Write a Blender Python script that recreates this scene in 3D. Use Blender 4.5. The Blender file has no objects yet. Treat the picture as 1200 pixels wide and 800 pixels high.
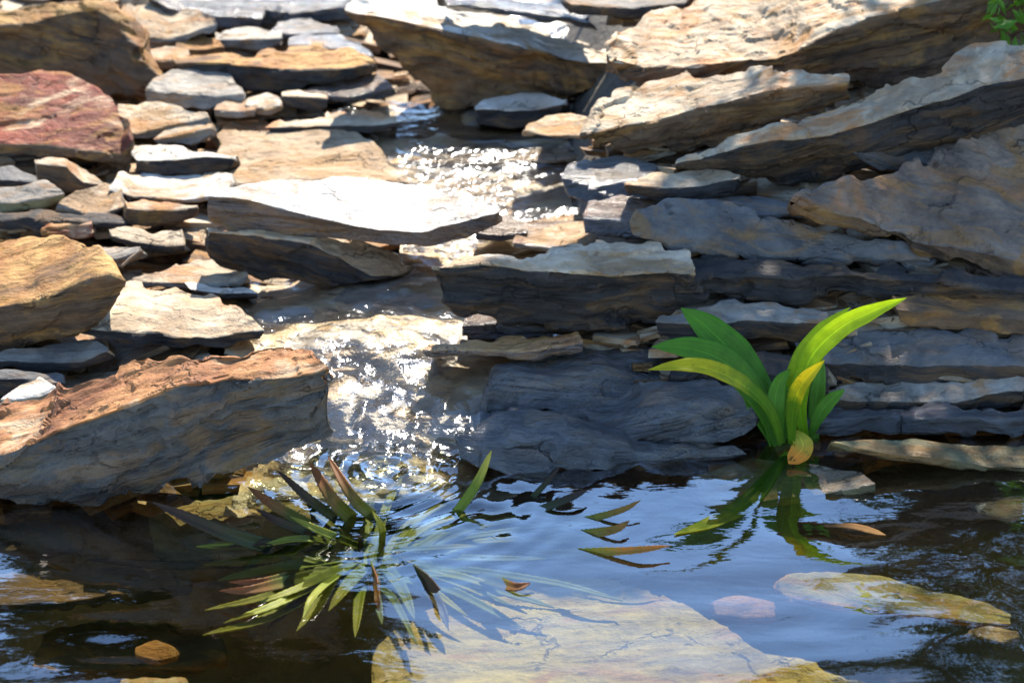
import bpy, math, random
import numpy as np
from mathutils import Vector

R = math.radians
rng = np.random.default_rng(7)
random.seed(7)
scene = bpy.context.scene
col = scene.collection

# ------------------------------------------------------------------ camera
CAM_Z, PITCH, FPX = 1.2, R(24.0), 2333.0      # FPX: focal length in pixels of a 1200 wide picture
cam_data = bpy.data.cameras.new('camera')
cam_data.sensor_width = 36.0
cam_data.lens = 36.0 * FPX / 1200.0
cam_data.clip_start, cam_data.clip_end = 0.05, 2000.0
cam_data.dof.use_dof = True
cam_data.dof.focus_distance = 2.52
cam_data.dof.aperture_fstop = 5.6
cam = bpy.data.objects.new('camera', cam_data)
cam.location = (0, 0, CAM_Z)
cam.rotation_euler = (R(90) - PITCH, 0, 0)
col.objects.link(cam)
scene.camera = cam

# ------------------------------------------------------------------ light
SUN_EL, SUN_AZ = R(50), R(12)                 # azimuth measured to the right of straight ahead
SUN = Vector((math.sin(SUN_AZ) * math.cos(SUN_EL), math.cos(SUN_AZ) * math.cos(SUN_EL), math.sin(SUN_EL)))
world = bpy.data.worlds.new('World')
scene.world = world
world.use_nodes = True
wn = world.node_tree
sky = wn.nodes.new('ShaderNodeTexSky')
sky.sky_type = 'NISHITA'
sky.sun_disc = False
sky.sun_elevation = SUN_EL
sky.sun_rotation = SUN_AZ
sky.air_density, sky.dust_density, sky.ozone_density = 1.0, 0.0, 4.2
bg = wn.nodes['Background']
bg.inputs['Strength'].default_value = 0.125
wn.links.new(sky.outputs[0], bg.inputs['Color'])
sl = bpy.data.lights.new('sun', 'SUN')
sl.energy, sl.angle, sl.color = 4.3, R(0.53), (1.0, 0.93, 0.82)
sun = bpy.data.objects.new('sun', sl)
sun.rotation_euler = SUN.to_track_quat('Z', 'Y').to_euler()
col.objects.link(sun)
vs = scene.view_settings
vs.view_transform, vs.look, vs.gamma, vs.use_curve_mapping = 'Standard', 'None', 1.0, False
vs.exposure = 1.8
scene.cycles.max_bounces = 10
scene.cycles.transparent_max_bounces = 12

# ------------------------------------------------------------------ picture <-> world
CP, SP = math.cos(PITCH), math.sin(PITCH)
CAM = np.array([0, 0, CAM_Z])

def rays(px):
    px = np.atleast_2d(np.asarray(px, float))
    a, b = (px[:, 0] - 600) / FPX, (400 - px[:, 1]) / FPX
    return np.stack([a, CP + b * SP, -SP + b * CP], 1)

def at_depth(px, py, Y):
    d = rays((px, py))[0]
    return CAM + d * (Y / d[1])

def at_height(px, py, z):
    d = rays((px, py))[0]
    return CAM + d * ((z - CAM_Z) / d[2])

def project(P):
    q = P - CAM
    dep = q[:, 1] * CP - q[:, 2] * SP
    up = q[:, 1] * SP + q[:, 2] * CP
    return np.stack([600 + FPX * q[:, 0] / dep, 400 - FPX * up / dep], 1)

# mean height of the stony slope: the stream side and the steeper right bank
YS = np.array([-50, 2.30, 2.57, 2.86, 3.05, 3.30, 3.65, 3.88, 4.7, 7.0, 12, 400])
ZS = np.array([0, 0, .0558, .0706, .100, .1354, .174, .2133, .35, .55, .6, .7])
YR = np.array([-50, 2.41, 2.50, 2.65, 2.75, 2.95, 3.40, 4.5, 7.0, 12, 400])
ZR = np.array([0, 0, .087, .1535, .195, .248, .335, .44, .55, .6, .7])

def slope(X, Y):
    w = np.clip((np.asarray(X) - 0.02) / 0.2, 0, 1)
    w = w * w * (3 - 2 * w)
    return np.interp(Y, YS, ZS) * (1 - w) + np.interp(Y, YR, ZR) * w

def on_slope(px, py):
    d = rays((px, py))[0]
    t = np.linspace(1.2, 6, 4000)
    P = CAM + d * t[:, None]
    hit = np.nonzero(P[:, 2] <= slope(P[:, 0], P[:, 1]))[0]
    return P[hit[0]] if len(hit) else P[-1]

# ------------------------------------------------------------------ noise
def _h(i, j, k, s):
    n = (i.astype(np.int64) * 374761393 + j.astype(np.int64) * 668265263 + k.astype(np.int64) * 2147483647 + s * 1274126177) & 0xFFFFFFFF
    n = ((n ^ (n >> 13)) * 1274126177) & 0xFFFFFFFF
    n = ((n ^ (n >> 16)) * 2246822519) & 0xFFFFFFFF
    return ((n ^ (n >> 15)) & 0xFFFF) / 32767.5 - 1

def noise(p, s=0):
    i = np.floor(p)
    f = p - i
    f = f * f * f * (f * (f * 6 - 15) + 10)
    i = i.astype(np.int64)
    r = 0
    for a in (0, 1):
        for b in (0, 1):
            for c in (0, 1):
                w = (f[:, 0] if a else 1 - f[:, 0]) * (f[:, 1] if b else 1 - f[:, 1]) * (f[:, 2] if c else 1 - f[:, 2])
                r = r + w * _h(i[:, 0] + a, i[:, 1] + b, i[:, 2] + c, s)
    return r

def cells(p, s=0):
    """Broken-block noise: one random height and tilt per Voronoi cell."""
    i = np.floor(p).astype(np.int64)
    best = np.full(len(p), 9.0); val = np.zeros(len(p))
    for a in (-1, 0, 1):
        for b in (-1, 0, 1):
            for c in (-1, 0, 1):
                I = i + np.array([a, b, c])
                q = np.stack([_h(I[:, 0], I[:, 1], I[:, 2], s + k) for k in range(3)], 1) * .5 + .5
                d = p - (I + q)
                r = (d * d).sum(1)
                m = r < best
                h = _h(I[:, 0], I[:, 1], I[:, 2], s + 3) + .9 * (d[:, 0] * _h(I[:, 0], I[:, 1], I[:, 2], s + 4) + d[:, 1] * _h(I[:, 0], I[:, 1], I[:, 2], s + 5))
                best = np.where(m, r, best); val = np.where(m, h, val)
    return val

def fbm(p, s=0, o=4):
    r, a = 0, 1.0
    for k in range(o):
        r = r + a * noise(p * 2 ** k + k * 17.3, s + k)
        a *= .5
    return r / 1.6

# ------------------------------------------------------------------ node helpers
class NT:
    def __init__(self, name):
        self.m = bpy.data.materials.new(name)
        self.m.use_nodes = True
        self.t = self.m.node_tree
        self.t.nodes.clear()
        self.out = self.t.nodes.new('ShaderNodeOutputMaterial')
    def n(self, kind, **kw):
        nd = self.t.nodes.new('ShaderNode' + kind)
        for k, v in kw.items():
            setattr(nd, k, v)
        return nd
    def set(self, sock, v):
        if isinstance(v, bpy.types.NodeSocket):
            self.t.links.new(v, sock)
        else:
            if isinstance(v, tuple) and len(v) == 3 and sock.type == 'RGBA':
                v = v + (1,)
            sock.default_value = v
    def math(self, op, a, b=0.0, c=None):
        nd = self.n('Math', operation=op)
        self.set(nd.inputs[0], a); self.set(nd.inputs[1], b)
        if c is not None: self.set(nd.inputs[2], c)
        return nd.outputs[0]
    def mix(self, f, a, b, blend='MIX'):
        nd = self.n('Mix', data_type='RGBA', blend_type=blend)
        self.set(nd.inputs[0], f); self.set(nd.inputs[6], a); self.set(nd.inputs[7], b)
        return nd.outputs[2]
    def ramp(self, f, a, b):
        nd = self.n('MapRange', interpolation_type='SMOOTHSTEP')
        self.set(nd.inputs[0], f); nd.inputs[1].default_value = a; nd.inputs[2].default_value = b
        return nd.outputs[0]
    def attr(self, name, out=1):
        return self.n('Attribute', attribute_name=name).outputs[out]
    def scale(self, v, s):
        nd = self.n('VectorMath', operation='MULTIPLY')
        self.set(nd.inputs[0], v); nd.inputs[1].default_value = s
        return nd.outputs[0]
    def noise(self, v, sc=1.0, det=4, rough=.55, dist=0.0):
        nd = self.n('TexNoise')
        self.set(nd.inputs['Vector'], v)
        nd.inputs['Scale'].default_value = sc; nd.inputs['Detail'].default_value = det
        nd.inputs['Roughness'].default_value = rough; nd.inputs['Distortion'].default_value = dist
        return nd.outputs[0]
    def bump(self, h, strength, dist, normal=None):
        nd = self.n('Bump')
        nd.inputs['Strength'].default_value = strength; nd.inputs['Distance'].default_value = dist
        self.set(nd.inputs['Height'], h)
        if normal is not None: self.set(nd.inputs['Normal'], normal)
        return nd.outputs[0]

# ------------------------------------------------------------------ stone
# light tone, dark tone, stain, share of stain (0..1)
PAL = {
    'grey':  ((.30, .265, .21), (.13, .115, .095), (.25, .125, .045), .45),
    'cream': ((.46, .37, .25), (.23, .165, .10), (.34, .15, .05), .54),
    'white': ((.62, .57, .48), (.40, .335, .25), (.40, .25, .12), .34),
    'ochre': ((.44, .25, .08), (.25, .105, .027), (.10, .05, .022), .48),
    'rust':  ((.38, .17, .06), (.18, .066, .024), (.46, .34, .21), .47),
    'sand':  ((.44, .35, .135), (.26, .195, .075), (.35, .19, .065), .50),
    'red':   ((.19, .042, .019), (.09, .024, .013), (.48, .34, .20), .48),
    'brown': ((.15, .088, .044), (.066, .040, .023), (.20, .092, .032), .48),
    'shale': ((.125, .115, .098), (.056, .054, .051), (.14, .10, .05), .42),
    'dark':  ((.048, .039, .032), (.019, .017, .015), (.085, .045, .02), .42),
    'peach': ((.41, .29, .17), (.24, .15, .075), (.50, .40, .28), .50),
    'tan':   ((.24, .18, .13), (.12, .088, .065), (.27, .13, .055), .46),
    'slate': ((.145, .137, .125), (.065, .063, .061), (.18, .11, .05), .42),
    'olive': ((.30, .26, .12), (.14, .12, .055), (.38, .21, .07), .46),
}
_stone = {}

def stone(body, crust, wet=False):
    key = (body, crust, wet)
    if key in _stone:
        return _stone[key]
    t = NT('stone_%s_%s%s' % (body, crust, '_wet' if wet is True else '_rinsed' if wet else ''))
    lay = t.attr('lay')
    top = t.attr('top', 2)
    rnd = t.n('ObjectInfo').outputs['Random']
    broad = t.noise(t.scale(lay, (7, 7, 16)), 1, 5, .6, .6)
    band = t.noise(t.scale(lay, (5, 5, 95)), 1, 5, .62, .3)
    flake = t.noise(t.scale(lay, (17, 46, 62)), 1, 7, .7, .5)
    stainn = t.noise(t.scale(lay, (5.5, 11, 14)), 1, 5, .62, 1.2)
    fine = t.noise(lay, 260, 3, .6)
    speck = t.noise(lay, 75, 4, .65)
    mott = t.noise(t.scale(lay, (18, 24, 40)), 1, 6, .65, 1.0)
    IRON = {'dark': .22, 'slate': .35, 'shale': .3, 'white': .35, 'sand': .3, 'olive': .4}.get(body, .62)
    def tone(p):
        c = t.mix(t.ramp(t.math('ADD', t.math('MULTIPLY', broad, .42), t.math('ADD', t.math('MULTIPLY', band, .25), t.math('MULTIPLY', mott, .33))), .40, .60), p[1], p[0])
        return t.mix(t.math('MULTIPLY', t.ramp(stainn, .66 - .3 * p[3], .80 - .3 * p[3]), .85), c, p[2])
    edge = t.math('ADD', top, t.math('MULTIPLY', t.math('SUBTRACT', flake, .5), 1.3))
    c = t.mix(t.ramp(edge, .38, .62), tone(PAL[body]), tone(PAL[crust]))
    iron = t.noise(t.scale(lay, (6, 13, 26)), 1, 6, .66, 1.5)
    irs = t.math('MULTIPLY', t.ramp(iron, .49, .62), IRON)
    c = t.mix(irs, c, (.30, .145, .032))
    # mineral speckle, thin dark foliation cracks, lichen-pale flecks
    v = t.math('ADD', .72, t.math('MULTIPLY', speck, .56))
    v = t.math('MULTIPLY', v, t.math('ADD', .82, t.math('MULTIPLY', fine, .36)))
    v = t.math('MULTIPLY', v, t.math('ADD', .84, t.math('MULTIPLY', rnd, .3)))
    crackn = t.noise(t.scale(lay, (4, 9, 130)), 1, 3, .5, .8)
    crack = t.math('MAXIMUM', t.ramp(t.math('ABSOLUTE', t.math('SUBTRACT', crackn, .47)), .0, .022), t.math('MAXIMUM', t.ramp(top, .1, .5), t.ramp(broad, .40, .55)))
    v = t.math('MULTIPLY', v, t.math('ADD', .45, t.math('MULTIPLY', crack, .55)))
    vf = t.n('TexVoronoi', feature='DISTANCE_TO_EDGE')
    jl = t.n('VectorMath', operation='ADD'); t.set(jl.inputs[0], t.scale(lay, (7, 13, 24)))
    jn = t.n('TexNoise'); t.set(jn.inputs['Vector'], lay); jn.inputs['Scale'].default_value = 40; jn.inputs['Detail'].default_value = 3
    t.set(jl.inputs[1], t.scale(jn.outputs['Color'], (.5, .5, .5)))
    t.set(vf.inputs['Vector'], jl.outputs[0]); vf.inputs['Scale'].default_value = 1
    frac = t.math('MAXIMUM', t.ramp(vf.outputs['Distance'], .0, .030), t.ramp(stainn, .40, .47))
    v = t.math('MULTIPLY', v, t.math('ADD', .58, t.math('MULTIPLY', frac, .42)))
    if wet is True:
        v = t.math('MULTIPLY', v, .62)
    pz = t.n('SeparateXYZ'); t.set(pz.inputs[0], t.n('NewGeometry').outputs['Position'])
    damp = t.ramp(t.math('ADD', pz.outputs[2], t.math('MULTIPLY', t.math('SUBTRACT', mott, .5), .05)), .050, .022)
    damp = t.math('MULTIPLY', damp, t.ramp(pz.outputs[2], -.012, -.002))
    v = t.math('MULTIPLY', v, t.math('SUBTRACT', 1.0, t.math('MULTIPLY', damp, .58)))
    vc = t.n('CombineColor')
    for k in range(3): t.set(vc.inputs[k], v)
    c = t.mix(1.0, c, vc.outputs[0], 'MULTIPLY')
    b = t.n('BsdfPrincipled')
    t.set(b.inputs['Base Color'], c)
    rr = t.math('ADD', .10 if wet is True else .18 if wet else .48, t.math('MULTIPLY', speck, .25))
    rr = t.math('SUBTRACT', rr, t.math('MULTIPLY', damp, .12 if wet else .32))
    t.set(b.inputs['Roughness'], rr)
    b.inputs['Specular IOR Level'].default_value = .9 if wet else .22
    h = t.math('ADD', t.math('MULTIPLY', flake, 1.0), t.math('MULTIPLY', band, .3))
    h = t.math('ADD', h, t.math('MULTIPLY', mott, .6))
    h = t.math('ADD', h, t.math('MULTIPLY', speck, .35))
    h = t.math('ADD', h, t.math('MULTIPLY', crack, .25))
    h = t.math('ADD', h, t.math('MULTIPLY', frac, .45))
    n1 = t.bump(h, .8, .012)
    n2 = t.bump(fine, .35, .0015, n1)
    t.set(b.inputs['Normal'], n2)
    t.t.links.new(b.outputs[0], t.out.inputs[0])
    _stone[key] = t.m
    return t.m

def link_mesh(name, verts, faces, mat, parent=None, smooth=True, attrs=None, sharp=0):
    me = bpy.data.meshes.new(name)
    me.from_pydata(verts.tolist() if hasattr(verts, 'tolist') else verts, [], faces.tolist() if hasattr(faces, 'tolist') else faces)
    if smooth:
        me.polygons.foreach_set('use_smooth', [True] * len(me.polygons))
    for k, v in (attrs or {}).items():
        v = np.asarray(v, np.float32)
        if v.ndim == 2:
            a = me.attributes.new(k, 'FLOAT_VECTOR', 'POINT'); a.data.foreach_set('vector', v.ravel())
        else:
            a = me.attributes.new(k, 'FLOAT', 'POINT'); a.data.foreach_set('value', v)
    me.materials.append(mat)
    me.update()
    if sharp:
        me.set_sharp_from_angle(angle=R(sharp))
    o = bpy.data.objects.new(name, me)
    col.objects.link(o)
    if parent: o.parent = parent
    return o

def tag(o, label=None, cat=None, group=None, kind=None):
    for k, v in (('label', label), ('category', cat), ('group', group), ('kind', kind)):
        if v: o[k] = v
    return o

def resample(pl, t):
    pl = np.asarray(pl, float)
    s = np.r_[0, np.cumsum(np.linalg.norm(np.diff(pl, axis=0), axis=1))]
    s /= s[-1]
    return np.stack([np.interp(t, s, pl[:, 0]), np.interp(t, s, pl[:, 1])], 1)

def hit_plane(px, p0, n):
    d = rays(px)
    den = d @ n
    den = np.where(np.abs(den) < 1e-4, -1e-4, den)
    return CAM + d * (((p0 - CAM) @ n) / den)[:, None]

def grid_normals(V, F):
    fn = np.cross(V[F[:, 2]] - V[F[:, 0]], V[F[:, 3]] - V[F[:, 1]])
    vn = np.zeros_like(V)
    for k in range(4):
        np.add.at(vn, F[:, k], fn)
    return vn / (np.linalg.norm(vn, axis=1)[:, None] + 1e-12)

GROUPS = {'L': 'rocks on the left bank', 'R': 'rocks on the right bank', 'S': 'rocks along the stream', 'P': 'stones lying in the pool', 'T': 'rocks at the top of the stream'}
DEBUG = []

def rock(name, label, grp, back, ridge, bot, body='grey', crust=None, tilt=6, lean=8, yaw=0, dz=0.0, base=None, fol=(0, 0), wet=False, rough=1.0, depth=None, maxdeep=.6, cat='rock', step=.0038, jag=1.0, lumpy=1.0):
    """A stone as the photo shows it: back, ridge and bottom outline (left to right); the front stands at the depth of
    its foot on the slope, the top runs back from the ridge at its own tilt, and the hidden back and underside close it."""
    seed = len(DEBUG) * 31 + 5
    if depth is None:
        if base is None:
            base = max([p for p in bot if -5 <= p[0] <= 1205], key=lambda p: p[1])
        P0 = on_slope(*base)
    else:
        P0 = at_depth(base[0], base[1], depth)
    if dz:
        P0 = at_height(base[0], base[1], P0[2] + dz)
    a, l, y = R(tilt), R(lean), R(yaw)
    ex = np.array([math.cos(y), math.sin(y), 0])
    eb = np.array([-math.sin(y), math.cos(y), 0])                 # horizontal, away from the camera
    nf = np.cross(ex, eb * math.sin(l) + np.array([0, 0, math.cos(l)]))
    # coarse size for the resolution
    Rr = hit_plane(resample(ridge, np.linspace(0, 1, 24)), P0, nf)
    L = np.linalg.norm(np.diff(Rr, axis=0), axis=1).sum()
    K = int(np.clip(L / step, 14, 190))
    t = np.linspace(0, 1, K)
    rp, fp, bp = resample(ridge, t), resample(bot, t), resample(back, t)
    plen = np.abs(rp[-1, 0] - rp[0, 0])
    amp = min(4.5, .8 + .013 * plen) * rough * jag
    env = np.minimum(1, np.minimum(t, 1 - t) * 12 + .3)
    def ragged(q, s2, f):
        c = np.stack([t * plen / f, t * 0 + seed + s2, t * 0 + .5], 1)
        u = fbm(c, s2, 4) * 1.2 + .9 * np.tanh(3 * noise(c * 1.7, s2 + 7))
        return q + np.stack([u * 0, u * amp * env], 1)
    fp, bp = ragged(fp, 2, 34), ragged(bp, 3, 30)
    bp[:, 1] = np.minimum(bp[:, 1], rp[:, 1] - 1.5)
    Rr = hit_plane(rp, P0, nf)
    Ff = hit_plane(fp, P0, nf)
    # top plane: holds the overall ridge direction
    rd = Rr[int(K * .92)] - Rr[int(K * .08)]
    rd /= np.linalg.norm(rd)
    up = eb * math.cos(a) + np.array([0, 0, math.sin(a)])
    N = np.cross(rd, up); N /= np.linalg.norm(N)
    if N[2] < 0: N = -N
    d = rays(bp)
    den = d @ N
    den = np.where(den > -.03, -.03, den)
    s = np.einsum('ij,j->i', Rr - CAM, N) / den
    T = CAM + d * s[:, None]
    deep = np.linalg.norm(T - Rr, axis=1)
    # keep ground gained behind the ridge within reason (pull the back edge along its ray)
    k = np.minimum(1, maxdeep / np.maximum(deep, 1e-6))
    T = Rr + (T - Rr) * k[:, None]
    Bk = T.copy()
    Bk[:, 2] = np.minimum(Ff[:, 2] - .005, T[:, 2] - .03)
    Bk += eb * .03
    # section rings
    def cnt(A, B, lo, hi): return int(np.clip(np.linalg.norm(A - B, axis=1).max() / step, lo, hi))
    nF, nT, nB, nU = cnt(Ff, Rr, 4, 60), cnt(Rr, T, 5, 85), 6, 6
    segs = []; topw = []
    for A, B, n, w in ((Ff, Rr, nF, 0), (Rr, T, nT, 1), (T, Bk, nB, 0), (Bk, Ff, nU, 0)):
        for q in range(n):
            f = q / n
            segs.append(A + (B - A) * f)
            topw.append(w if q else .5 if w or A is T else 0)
    S = np.stack(segs, 1)                       # K x M x 3
    M = S.shape[1]
    for _ in range(2):                          # break the sharp arris slightly
        S = S * .5 + (np.roll(S, 1, 1) + np.roll(S, -1, 1)) * .25
    # rounded broken ends
    caps = 4
    c0, c1 = S[0].mean(0), S[-1].mean(0)
    head = [c0 + (S[0] - c0) * f + (c0 - S[2].mean(0)) * 0.35 * (1 - f) for f in (.02, .35, .65, .87)]
    tail = [c1 + (S[-1] - c1) * f + (c1 - S[-3].mean(0)) * 0.35 * (1 - f) for f in (.87, .65, .35, .02)]
    S = np.concatenate([np.stack(head), S, np.stack(tail)], 0)
    Kt = S.shape[0]
    V = S.reshape(-1, 3)
    i, j = np.meshgrid(np.arange(Kt - 1), np.arange(M), indexing='ij')
    i, j = i.ravel(), j.ravel()
    jn = (j + 1) % M
    F = np.stack([i * M + j, (i + 1) * M + j, (i + 1) * M + jn, i * M + jn], 1)
    n = grid_normals(V, F)
    # chunky breakage: warp the whole body, more at right angles to the layers
    g0 = V * 11 + seed * 3.1
    w1 = np.stack([fbm(g0, seed + 20, 2), fbm(g0 + 31, seed + 21, 2), fbm(g0 + 57, seed + 22, 2)], 1)
    g1 = V * 34 + seed
    w2 = np.stack([np.tanh(2.2 * noise(g1, seed + 23)), np.tanh(2.2 * noise(g1 + 31, seed + 24)), np.tanh(2.2 * noise(g1 + 57, seed + 25))], 1)
    sz = min(1.0, .25 + L / .45) * jag * np.array([1, 1, lumpy])
    V = V + (w1 * np.array([.024, .018, .0035]) + w2 * np.array([.003, .003, .0008])) * sz
    if ((V - V.mean(0)) * n).sum() < 0:
        F = F[:, ::-1]; n = -n
    # foliation frame
    ew = N + rd * math.tan(R(fol[0])) + np.cross(N, rd) * math.tan(R(fol[1]))
    ew /= np.linalg.norm(ew)
    eu = rd - ew * (rd @ ew); eu /= np.linalg.norm(eu)
    ev = np.cross(ew, eu)
    off = np.array([seed * 1.37 % 50, seed * 2.11 % 50, seed * .73 % 50])
    lay = np.stack([V @ eu, V @ ev, V @ ew], 1) + off
    thick = np.linalg.norm(Ff - Rr, axis=1).mean()
    size = min(1.0, max(.25, (L * .4 + deep.mean() * .3 + thick) / .3))
    side = 1 - np.clip(np.abs(n @ ew), 0, 1) ** 2
    lump = fbm(lay * 6, seed, 3) * (.004 + .008 * side)
    w = lay[:, 2] + .0035 * fbm(lay * np.array([5, 5, 5]), seed + 9, 2)
    # laminae: each thin layer stands out or back along a straight, hard-edged line
    q = np.stack([lay[:, 0] * 2.2, lay[:, 1] * 2.2, w * 48], 1)
    sh = np.tanh(noise(q, seed + 3) * 5)
    q2 = np.stack([lay[:, 0] * 5, lay[:, 1] * 5, w * 120], 1)
    sh2 = np.tanh(noise(q2, seed + 4) * 5)
    patch = np.clip(.55 + 1.2 * fbm(lay * np.array([7, 7, 12]), seed + 8, 2), .12, 1)
    st = (sh * .0046 + sh2 * .0020) * side * patch
    wrp = lay + .012 * np.stack([noise(lay * 30, seed + 12), noise(lay * 30, seed + 13), noise(lay * 30, seed + 14) * .3], 1)
    blk = cells(wrp * np.array([8, 12, 30]), seed + 15) * (.0032 + .0023 * side) + cells(wrp * np.array([19, 34, 70]), seed + 16) * .0017
    hh = fbm(np.stack([lay[:, 0] * 3.2, lay[:, 1] * 17, lay[:, 2] * 12], 1), seed + 5, 4)
    z = hh * 3.0
    terr = (np.floor(z) + np.clip((z - np.floor(z) - .5) * 6 + .5, 0, 1)) / 3.0
    flake = (terr * .0065 + fbm(np.stack([lay[:, 0] * 12, lay[:, 1] * 70, lay[:, 2] * 40], 1), seed + 6, 3) * .0022) * (1 - side)
    V = V + n * ((lump * .8 + st + flake + blk) * size * rough)[:, None]
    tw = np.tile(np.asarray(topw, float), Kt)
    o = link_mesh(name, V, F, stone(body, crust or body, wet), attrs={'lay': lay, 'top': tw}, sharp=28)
    # origin at the foot
    piv = Vector((float(V[:, 0].mean()), float(V[:, 1].mean()), float(V[:, 2].min())))
    o.data.transform(__import__('mathutils').Matrix.Translation(-piv))
    o.location = piv
    tag(o, label, cat, GROUPS.get(grp), 'thing')
    DEBUG.append((label, len(V), V.min(0).round(2), V.max(0).round(2)))
    return o

# ================================================================== ground and water
def ground_height(X, Y):
    z = slope(X, Y) - .07
    edge = 2.30 + .09 * np.clip((X - .02) / .2, 0, 1)
    k = np.clip((edge - Y) / .12, 0, 1); k = k * k * (3 - 2 * k)
    z = z * (1 - k) + k * -.26
    front = np.clip((.9 - Y) / .5, 0, 1); front = front * front * (3 - 2 * front)
    z = z * (1 - front) + .06 * front
    sidew = np.clip((np.abs(X) - 2.2) / .7, 0, 1); sidew = sidew * sidew * (3 - 2 * sidew)
    return z + sidew * np.clip(.1 - z, 0, 1)

def axis(lo, hi, fine, reach):
    core = np.arange(lo, hi, fine)
    g = fine * np.cumsum(1.22 ** np.arange(1, 60))
    g = g[g < reach]
    return np.concatenate([lo - g[::-1], core, core[-1] + g])

def sheet(X, Y, Z):
    ny, nx = Z.shape
    V = np.stack([X.ravel(), Y.ravel(), Z.ravel()], 1)
    i, j = np.meshgrid(np.arange(ny - 1), np.arange(nx - 1), indexing='ij')
    i, j = i.ravel(), j.ravel()
    return V, np.stack([i * nx + j, i * nx + j + 1, (i + 1) * nx + j + 1, (i + 1) * nx + j], 1)

def soil_material():
    t = NT('soil')
    p = t.n('NewGeometry').outputs['Position']
    a = t.noise(p, 9, 6, .6)
    b_ = t.noise(p, 70, 4, .6)
    c = t.mix(t.ramp(a, .35, .65), (.030, .026, .020), (.075, .060, .042))
    c = t.mix(t.math('MULTIPLY', b_, .5), c, (.11, .095, .07))
    pz = t.n('SeparateXYZ'); t.set(pz.inputs[0], p)
    vo = t.n('TexVoronoi'); t.set(vo.inputs['Vector'], p); vo.inputs['Scale'].default_value = 26
    sc = t.n('SeparateColor'); t.set(sc.inputs[0], vo.outputs['Color'])
    silt = t.mix(t.ramp(a, .35, .65), (.11, .085, .045), (.24, .19, .10))
    silt = t.mix(t.math('MULTIPLY', t.ramp(sc.outputs[0], .55, .6), .6), silt, (.22, .17, .10))
    c = t.mix(t.ramp(pz.outputs[2], -.10, -.16), c, silt)
    b = t.n('BsdfPrincipled')
    t.set(b.inputs['Base Color'], c)
    b.inputs['Roughness'].default_value = .85
    t.set(b.inputs['Normal'], t.bump(t.math('ADD', a, b_), .8, .01))
    t.t.links.new(b.outputs[0], t.out.inputs[0])
    return t.m

gx, gy = np.meshgrid(axis(-1.5, 1.5, .03, 400), axis(.4, 4.4, .03, 400))
gz = ground_height(gx, gy) + .02 * fbm(np.stack([gx.ravel(), gy.ravel(), 0 * gx.ravel()], 1) * 5, 90, 4).reshape(gx.shape)
V, F = sheet(gx, gy, gz)
tag(link_mesh('ground', V, F, soil_material()), kind='structure')

def water_material(name, tint, refl, rough, streak, bumps):
    t = NT(name)
    p = t.n('NewGeometry').outputs['Position']
    n = None
    for sc, strength, dist in bumps:
        h = t.noise(t.scale(p, (sc * streak[0], sc * streak[1], sc)), 1, 3, .5, .4)
        n = t.bump(h, strength, dist, n)
    fr = t.n('Fresnel'); fr.inputs['IOR'].default_value = 1.33
    t.set(fr.inputs['Normal'], n)
    f = t.math('MINIMUM', t.math('MULTIPLY', fr.outputs[0], refl), .95)
    g = t.n('BsdfGlossy'); g.inputs['Roughness'].default_value = rough
    t.set(g.inputs['Normal'], n)
    tr = t.n('BsdfTransparent'); t.set(tr.inputs[0], tint)
    mx = t.n('MixShader')
    t.set(mx.inputs[0], f)
    t.t.links.new(tr.outputs[0], mx.inputs[1]); t.t.links.new(g.outputs[0], mx.inputs[2])
    t.t.links.new(mx.outputs[0], t.out.inputs[0])
    return t.m

# pool surface with real ripples
wx, wy = np.meshgrid(axis(-.75, .8, .006, 2.2), axis(1.55, 2.5, .006, 1.1))
keep = (wy[:, 0] > .55) & (wy[:, 0] < 2.62)
wx, wy = wx[keep], wy[keep]
P = np.stack([wx.ravel(), wy.ravel(), 0 * wx.ravel()], 1)
src = at_height(455, 548, 0)
rr = np.hypot(P[:, 0] - src[0], P[:, 1] - src[1])
wob = fbm(P * 5, 11, 2)
z = .0022 * np.exp(-rr / .11) * np.sin(2 * np.pi * (rr + .075 * wob) / .034)
z += .0030 * np.exp(-(rr / .20) ** 2) * noise(P * np.array([28, 40, 1]), 12)
z += .0007 * noise(P * np.array([3.2, 22, 1]) + wob[:, None] * .8, 13)
pr = project(P)
swirl = np.clip((pr[:, 0] - 880) / 160, 0, 1) * np.clip((pr[:, 1] - 570) / 60, 0, 1)
z += (.0006 + .0085 * swirl) * noise(P * np.array([5.5, 10, 1]) + fbm(P * 3, 14, 2)[:, None] * 1.2, 15)
z += (.0002 + .0010 * swirl) * noise(P * np.array([15, 28, 1]) + fbm(P * 6, 16, 2)[:, None], 17)
lf = np.clip((330 - pr[:, 0]) / 200, 0, 1) * np.clip((pr[:, 1] - 640) / 80, 0, 1)
z += .0022 * lf * noise(P * np.array([7, 22, 1]), 18)
V, F = sheet(wx, wy, z.reshape(wx.shape))
tag(link_mesh('pool_water', V, F, water_material('pool_water', (.74, .74, .58), 4.2, .02, (1, 2.0), [(14, .06, .012), (50, .02, .004)])), kind='structure')

# stream: stony bed and a lively skin of water over it
def inside(poly, q):
    poly = np.asarray(poly, float)
    c = np.zeros(len(q), bool)
    j = len(poly) - 1
    for i in range(len(poly)):
        xi, yi, xj, yj = *poly[i], *poly[j]
        hit = ((yi > q[:, 1]) != (yj > q[:, 1])) & (q[:, 0] < (xj - xi) * (q[:, 1] - yi) / (yj - yi + 1e-9) + xi)
        c ^= hit
        j = i
    return c

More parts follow.
